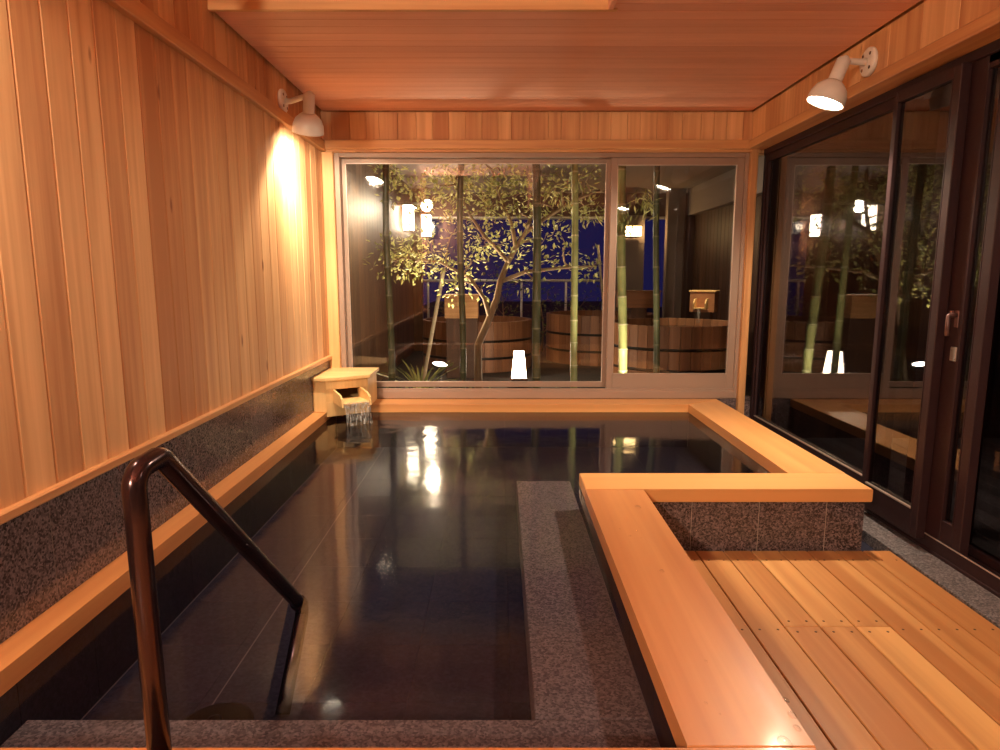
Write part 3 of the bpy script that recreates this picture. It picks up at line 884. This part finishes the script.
def ground_lamp(label, p, aim, watt, size=100):
    p = Vector(p); aim = Vector(aim).normalized(); t = thing('ground_spotlight', label, 'lamp', (p.x, p.y, 0), 'garden ground spotlights')
    b = MB(); b.tube([(p.x, p.y, 0), (p.x, p.y, p.z - .05)], .014, 8); b.lathe([(.05, 0), (.05, .02), (.02, .03)], 14, mx=Matrix.Translation((p.x, p.y, 0))); b.build('stake', M['spot_metal'], t)
    b = MB(); b.lathe([(.03, -.12), (.045, -.1), (.082, -.01), (.084, 0), (.078, 0), (.045, -.07)], 24, mx=align(p, aim)); b.build('housing', M['spot_metal'], t)
    b = MB(); b.lathe([(.05, -.03), (.076, -.006), (.06, .006), (.01, .01)], 20, mx=align(p, aim)); b.build('lens', M['uplight'], t)
    spot(t, p + aim * .03, aim, watt, size, (1, .84, .55))
ground_lamp('white faced ground spotlight beside the spiky plant', at(440, 364, 6.7), (.18, -.12, 1), 330)
ground_lamp('low ground spotlight hidden behind the window sill', (1.12, 5.42, .14), (-.12, .3, 1), 90)

dlt = thing('ceiling_downlight', 'small recessed downlight in the pale bulkhead above the twin spout', 'lamp', (2.35, 7.55, 2.5))
b = MB(); b.lathe([(.05, -.012), (.065, -.012), (.065, 0), (.05, 0)], 24, mx=Matrix.Translation((2.35, 7.55, 2.5)), closed=True); b.build('ring', M['white'], dlt)
b = MB(); b.lathe([(.05, -.008), (.05, -.002)], 24, mx=Matrix.Translation((2.35, 7.55, 2.5))); b.build('lens', M['uplight'], dlt)
spot(dlt, (2.35, 7.55, 2.47), Vector((2.54, 8.2, .87)) - Vector((2.35, 7.55, 2.47)), 170, 36, (1, .78, .45), .03)

# ------------------------------------------------------------------ garden: tubs
def tub(label, cx, cy, r, h, zb=0, n=40):
    t = thing('wooden_tub', label, 'tub', (cx, cy, zb), 'round wooden tubs in the garden'); mx = Matrix.Translation((cx, cy, zb))
    b = MB()
    for k in range(n):          # staves
        a0, a1 = 2 * PI * k / n + .004, 2 * PI * (k + 1) / n - .004
        ro, ri = r, r - .045
        pl = [(ro * math.cos(a0), ro * math.sin(a0)), (ro * math.cos(a1), ro * math.sin(a1)), (ri * math.cos(a1), ri * math.sin(a1)), (ri * math.cos(a0), ri * math.sin(a0))]
        b.prism(pl, 0, h, 0, random.random(), mx, ch=.003)
    b.lathe([(r - .05, .03), (r - .05, .06)], n, mx=mx, smooth=False)
    b.build('staves', M['tub_z'], t)
    for z in (h * .28, h * .62):
        b = MB(); b.lathe([(r + .001, z - .016), (r + .006, z - .014), (r + .006, z + .014), (r + .001, z + .016)], 48, mx=mx, closed=True); b.build('hoop', M['hoop'], t)
    b = MB(); b.lathe([(r - .046, h - .09), (r - .046, h - .085)], 40, mx=mx, smooth=False); b.build('water', M['water'], t)
    return t
tub('round wooden tub behind the tree trunk and floor lantern', -.30, 8.75, .72, .62)
tub('round wooden tub at the back, seen between the bamboo culms', 1.42, 9.4, .76, .66)
tub('round wooden tub in the right pane under the twin spout', 2.0, 7.6, .73, .66)

def tub_spout(label, p, w, d, h, pw, rot, mat='tub_x', blades=True):
    """box with its middle at p, turned by rot about z, carried by a pillar"""
    p = Vector(p); t = thing('tub_spout', label, 'spout box', (p.x, p.y, 0), 'wooden spout boxes beside the tubs')
    Q = Matrix.Translation(p) @ Matrix.Rotation(rot, 4, 'Z')
    b = MB(); b.box(-pw / 2, pw / 2, -d * .35, d * .4, -p.z, -h / 2, .004, mx=Q); b.build('pillar', M['dark_z'], t)
    b = MB(); b.box(-w / 2, w / 2, -d / 2, d / 2, -h / 2, h / 2 - .02, .003, mx=Q); b.build('box', M[mat], t)
    b = MB(); b.box(-w / 2 - .012, w / 2 + .012, -d / 2 - .012, d / 2 + .012, h / 2 - .02, h / 2, .003, mx=Q); b.build('lid', M['box_x'] if blades else M[mat], t)
    if blades:
        for dx in (-.07, .07):
            b = MB(); m2 = Q @ Matrix(((0, 0, 1, dx), (-1, 0, 0, 0), (0, 1, 0, 0), (0, 0, 0, 1)))
            b.prism([(d * .45, .04), (d * .5 + .09, .03), (d * .5 + .15, -.02), (d * .5 + .13, -.10), (d * .45, -.08)], -.009, .009, 0, .9, m2, ch=.002); b.build('trough_side', M['box_y'], t)
        b = MB(); b.box(-.062, .062, -d * .5 - .14, -d * .45, -.09, -.075, .002, mx=Q); b.build('trough', M['box_y'], t)
    return t, Q
q = at(462, 306, 7.75); tub_spout('orange wooden box on a dark pillar beside the tree trunk', q, .385, .3, .27, .36, 0, mat='trim_x', blades=False)
q = at(638, 299, 8.5); tub_spout('wide low wooden box behind the tub in the right pane', q, .52, .22, .22, .2, 0, blades=False)
q = at(704, 301, 8.34); sp, Q = tub_spout('pale topped spout box with twin blades in the right pane', q, .30, .24, .27, .2, -.5)
e0 = Q @ Vector((0, -.265, -.08)); st = MB(); st.tube([e0, e0 + Vector((-.012, -.03, -.06)), e0 + Vector((-.02, -.045, -.17))], [.02, .02, .024], 10)
tag(st.build('falling_water', M['stream']), 'thin stream of water falling from the twin spout into the tub', 'water', kind='stuff')

# ------------------------------------------------------------------ garden: plants
def leaf(b, p, d, up, L, w, mat=0, fold=.25):
    d = d.normalized(); s_ = d.cross(up)
    if s_.length < 1e-4: s_ = d.orthogonal()
    s_.normalize(); n_ = s_.cross(d)
    mid = p + d * L * .5 - n_ * w * fold
    tip = p + d * L - n_ * L * .08
    l_, r_ = p + d * L * .42 + s_ * w * .5, p + d * L * .42 - s_ * w * .5
    b.add([p, l_, tip, r_, mid], [[0, 4, 1], [1, 4, 2], [0, 3, 4], [3, 2, 4]], mat, random.random())

def rv(s=1):
    while True:
        v = Vector((random.uniform(-1, 1), random.uniform(-1, 1), random.uniform(-1, 1)))
        if .01 < v.length < 1: return v * s

def crown(name, label, trunk_pts, trunk_r, clusters, leaf_l=.065, base=None, nleaf=14, lm='leaf', group=None):
    base = Vector(base if base is not None else trunk_pts[0][0])
    t = thing(name, label, 'tree' if name.endswith('tree') else 'shrub', base, group)
    tb = MB(); nodes = []
    for chain in trunk_pts:
        rr = trunk_r if chain is trunk_pts[0] else trunk_r * .55
        pts_ = []
        for i in range(len(chain) - 1):
            for k in range(4): pts_.append(Vector(chain[i]).lerp(Vector(chain[i + 1]), k / 4))
        pts_.append(Vector(chain[-1]))
        tb.tube(pts_, [rr * (1 - .65 * i / len(pts_)) for i in range(len(pts_))], 8)
        nodes += [(p, rr * .5) for p in pts_[len(pts_) // 3:]]
    lb = MB(); br = MB()
    for c in sorted(clusters, key=lambda c: min((c - nn[0]).length for nn in nodes)):
        near = min(nodes, key=lambda nn: (c - nn[0]).length + max(0, nn[0].z - c.z) * .8)
        a = near[0]; mid = a.lerp(c, .55) + rv(.06) + Vector((0, 0, .03))
        r0 = min(near[1], .011)
        ch = [a, a.lerp(mid, .5) + rv(.012), mid, mid.lerp(c, .5) + rv(.015), c]
        br.tube(ch, [r0, r0 * .85, r0 * .7, r0 * .5, .0018], 5)
        nodes += [(ch[1], r0 * .7), (mid, r0 * .7), (ch[3], r0 * .6), (c, .003)]
        for _ in range(nleaf):
            p = c + rv(.13); d = (p - c).normalized() + rv(.7) + Vector((0, 0, .1))
            leaf(lb, p, d, rv() + Vector((0, 0, 1.2)), leaf_l * random.uniform(.6, 1.25), leaf_l * random.uniform(.38, .62))
    tb.build('trunk', M['bark'], t); o = br.build('twigs', M['bark'], t); o['kind'] = 'stuff'
    o = lb.build('leaves', M[lm], t, fix=False); o['kind'] = 'stuff'
    return t

# main tree: clusters measured over the picture, spread in depth
cl = []
for (u, v, ru, rv_, n) in ((425, 180, 45, 18, 16), (470, 185, 40, 22, 18), (510, 185, 40, 22, 16), (555, 180, 40, 20, 9), (450, 225, 40, 22, 13), (400, 258, 32, 10, 10),
                           (430, 262, 30, 12, 10), (490, 240, 28, 22, 10), (545, 235, 40, 22, 6), (560, 270, 40, 14, 7), (585, 205, 22, 18, 6), (475, 280, 24, 16, 5), (530, 205, 26, 22, 8), (375, 172, 22, 12, 5)):
    for _ in range(int(n * 1.25)):
        Y_ = random.uniform(6.08, 6.88)
        p = at(u + random.uniform(-ru, ru), v + random.uniform(-rv_, rv_), Y_)
        p.x = max(p.x, -1.1); cl.append(p)
T = lambda u, v, y=6.5: tuple(at(u, v, y))
crown('garden_tree', 'small leafy tree with crooked trunk spreading across the left window pane',
      [[(T(479, 376)[0], 6.5, 0), T(478, 372), T(478, 345), T(488, 322), T(497, 298), T(500, 282), T(508, 262), T(516, 248), T(526, 232, 6.45), T(535, 205, 6.4), T(540, 170, 6.35)],
       [T(508, 262), T(498, 250, 6.45), T(484, 236, 6.4), T(470, 215, 6.35), T(455, 185, 6.3)],
       [T(516, 248), T(512, 225, 6.5), T(500, 195, 6.5), T(492, 170, 6.5)],
       [T(490, 318), T(484, 298, 6.45), T(470, 278, 6.4), T(440, 262, 6.3), T(405, 258, 6.2)],
       [T(526, 232, 6.45), T(550, 215, 6.5), T(575, 200, 6.5), T(600, 190, 6.5)],
       [T(500, 282), T(525, 272, 6.5), T(560, 268, 6.5), T(592, 266, 6.5)]],
      .042, cl, leaf_l=.055, nleaf=17)

def bamboo(label, u0, v0, u1, v1, Y, r, h=2.95, sprays=(), mat='bamboo_shaded'):
    """culm through two measured points"""
    a, c = at(u0, v0, Y), at(u1, v1, Y + .05); d = (a - c) / (a.z - c.z)
    base = c - d * c.z; top = base + d * h
    t = thing('bamboo', label, 'bamboo', base, 'bamboo culms in the garden')
    b = MB(); pts_, rr = [], []; z = 0; nodes = []
    bow = random.uniform(-.012, .012)
    while z < h:
        nodes.append(z); z += .17 + .1 * min(z, 1.3) / 1.3 + random.uniform(-.015, .015)
    nodes.append(h)
    for i in range(len(nodes) - 1):
        for k in (0, .05, .5, .95):
            zz = nodes[i] + (nodes[i + 1] - nodes[i]) * k
            pts_.append(base + d * zz + Vector((bow * math.sin(zz * 3), 0, 0))); rr.append(r * (1 - .16 * zz / h) * (1.13 if k == 0 else 1))
    b.tube(pts_, rr, 12)
    for i in range(len(pts_) - 1):
        if i % 4 == 0 or i % 4 == 3:
            for k in range(12): b.m[i * 12 + k] = 1 if i % 4 == 0 else 0
    b.build('culm', [M[mat], M['node'] if mat == 'bamboo' else M['node_shaded']], t)
    if sprays:
        b = MB()
        for (u, v) in sprays:
            c_ = at(u, v, Y)
            near = base + d * (c_.z - .1)
            b.tube([near, near.lerp(c_, .6) + Vector((0, 0, .04)), c_], [.006, .004, .002], 5, mat=1)
            for _ in range(22):
                p = c_ + rv(.11); leaf(b, p, (p - c_) + rv(.4) + Vector((0, 0, -.2)), Vector((0, 0, 1)) + rv(.6), random.uniform(.06, .1), .018)
        o = b.build('leaves', [M['leaf'], M['bamboo']], t, fix=False); o['kind'] = 'stuff'
    return t
bamboo('thin silhouetted bamboo culm nearest the left edge of the window', 386, 170, 391, 380, 5.6, .030)
bamboo('silhouetted bamboo culm in front of the orange box and pillar', 461, 165, 462, 378, 5.65, .028)
bamboo('thickest silhouetted bamboo culm, between floor lantern and back tub', 536, 165, 537, 378, 5.5, .036)
bamboo('olive bamboo culm in front of the back tub', 575, 165, 574, 376, 6.0, .033, mat='bamboo', sprays=((560, 200), (588, 212), (578, 185)))
bamboo('bright green bamboo culm just right of the window mullion', 622, 175, 622, 376, 5.7, .040, mat='bamboo', sprays=((618, 212), (626, 220), (615, 218)))
bamboo('silhouetted bamboo culm rising beside the twin spout', 657, 168, 656, 376, 5.95, .030, sprays=((644, 200), (650, 206), (640, 195)))

for lab, a, c, r in (('slanting pale bamboo stake to the left of the orange box', (444, 268), (426, 366), .022), ('upright pale bamboo stake behind the back tub, left of mullion', (595, 262), (603, 302), .020)):
    p, q_ = at(*c, 7.3), at(*a, 7.3)
    if c[0] > 500:
        p, q_ = at(*c, 10.6), at(598, 245, 10.6)
    dd = (p - q_) / (q_.z - p.z); base = p + dd * p.z
    t = MB(); n_ = 9; P_ = [base.lerp(q_, i / n_) for i in range(n_ + 1)]
    t.tube(P_, r, 8)
    for pp in P_[1:-1]: t.lathe([(r, -.008), (r * 1.14, 0), (r, .008)], 10, mx=align(pp, dd))
    tag(t.build('bamboo_stake', M['bamboo_pole'], loc=base), lab, 'stake', 'bamboo stakes in the garden')

# spiky plant left of the ground spotlight
def spiky(label, c, n, L, name='spiky_plant', w=.035):
    c = Vector(c); t = thing(name, label, 'plant', c); b = MB()
    for _ in range(n):
        a = random.uniform(0, 2 * PI); el = random.uniform(.5, 1.25); l_ = L * random.uniform(.6, 1.1)
        d = Vector((math.cos(a) * math.cos(el), math.sin(a) * math.cos(el), math.sin(el))); s_ = d.cross(Vector((0, 0, 1))).normalized()
        vs, fs = [], []
        for k in range(6):
            tt = k / 5; p = c + d * l_ * tt + Vector((math.cos(a), math.sin(a), -1.2)) * (.25 * l_ * tt * tt)
            ww = w * .5 * (1 - tt) ** .6 * (.6 + tt if tt < .4 else 1)
            vs += [p + s_ * ww, p - s_ * ww + Vector((0, 0, -.004))]
        fs = [[2 * k, 2 * k + 1, 2 * k + 3, 2 * k + 2] for k in range(5)]
        b.add(vs, fs, 0, random.random(), True)
    o = b.build('leaves', M['blade'], t, fix=False); o['kind'] = 'stuff'
    return t
q = at(420, 372, 6.3); spiky('spiky bladed plant beside the ground spotlight', (q.x, q.y, 0), 40, .62)

def shrub(label, c, R, n, hgt, ll=.06):
    c = Vector(c); cl_ = [c + Vector((random.uniform(-R, R), random.uniform(-R, R) * .6, random.uniform(.25, 1) * hgt)) for _ in range(n)]
    ch = [[tuple(c), tuple(c + Vector((.02, 0, hgt * .35))), tuple(c + Vector((-.02, 0, hgt * .7)))]]
    return crown('garden_shrub', label, ch, .018, cl_, ll, nleaf=12, lm='leaf_dark', group='shrubs along the garden railing')
shrub('leafy shrub behind the tub with the floor lantern', (.05, 10.2, 0), .34, 26, 1.25)
shrub('leafy shrub between the two back tubs', (.66, 10.35, 0), .22, 18, 1.05)
shrub('leafy shrub behind the back tub near the mullion', (1.28, 10.5, 0), .36, 22, .98)
shrub('leafy shrub at the left by the wooden post', (-.85, 10.3, 0), .25, 16, .95)
b = MB()
for _ in range(420):
    x_ = random.uniform(-1.1, 1.7); y_ = random.uniform(5.15, 5.6); p = Vector((x_, y_, 0))
    leaf(b, p + Vector((0, 0, random.uniform(.02, .24))), rv() + Vector((0, 0, .7)), rv(), random.uniform(.03, .07), .02)
o = b.build('ground_cover', M['leaf_dark'], fix=False)
tag(o, 'low leafy ground cover along the foot of the garden window', 'plants', kind='stuff')

# drops of water left on the near rim
b = MB()
for u, v, r_ in ((638, 507, .013), (612, 521, .004), (620, 529, .004), (630, 536, .005), (637, 531, .004), (641, 538, .003), (706, 661, .004), (706, 703, .004), (720, 714, .003), (786, 700, .007), (792, 715, .009), (797, 728, .008), (785, 742, .014), (662, 571, .008)):
    p = at(u, v, 1); d_ = p - Vector((0, 0, H)); p = Vector((0, 0, H)) + d_ * ((ZRIM - H) / d_.z)
    b.lathe([(r_, 0), (r_ * .92, r_ * .12), (r_ * .6, r_ * .28), (r_ * .2, r_ * .34)], 14, mx=Matrix.Translation((p.x, p.y, ZRIM - .0003)) @ Matrix.Diagonal((1, 1.5, 1, 1)))
tag(b.build('water_drops', M['drop']), 'small water drops lying on the near wooden bath rim', 'water', kind='stuff')
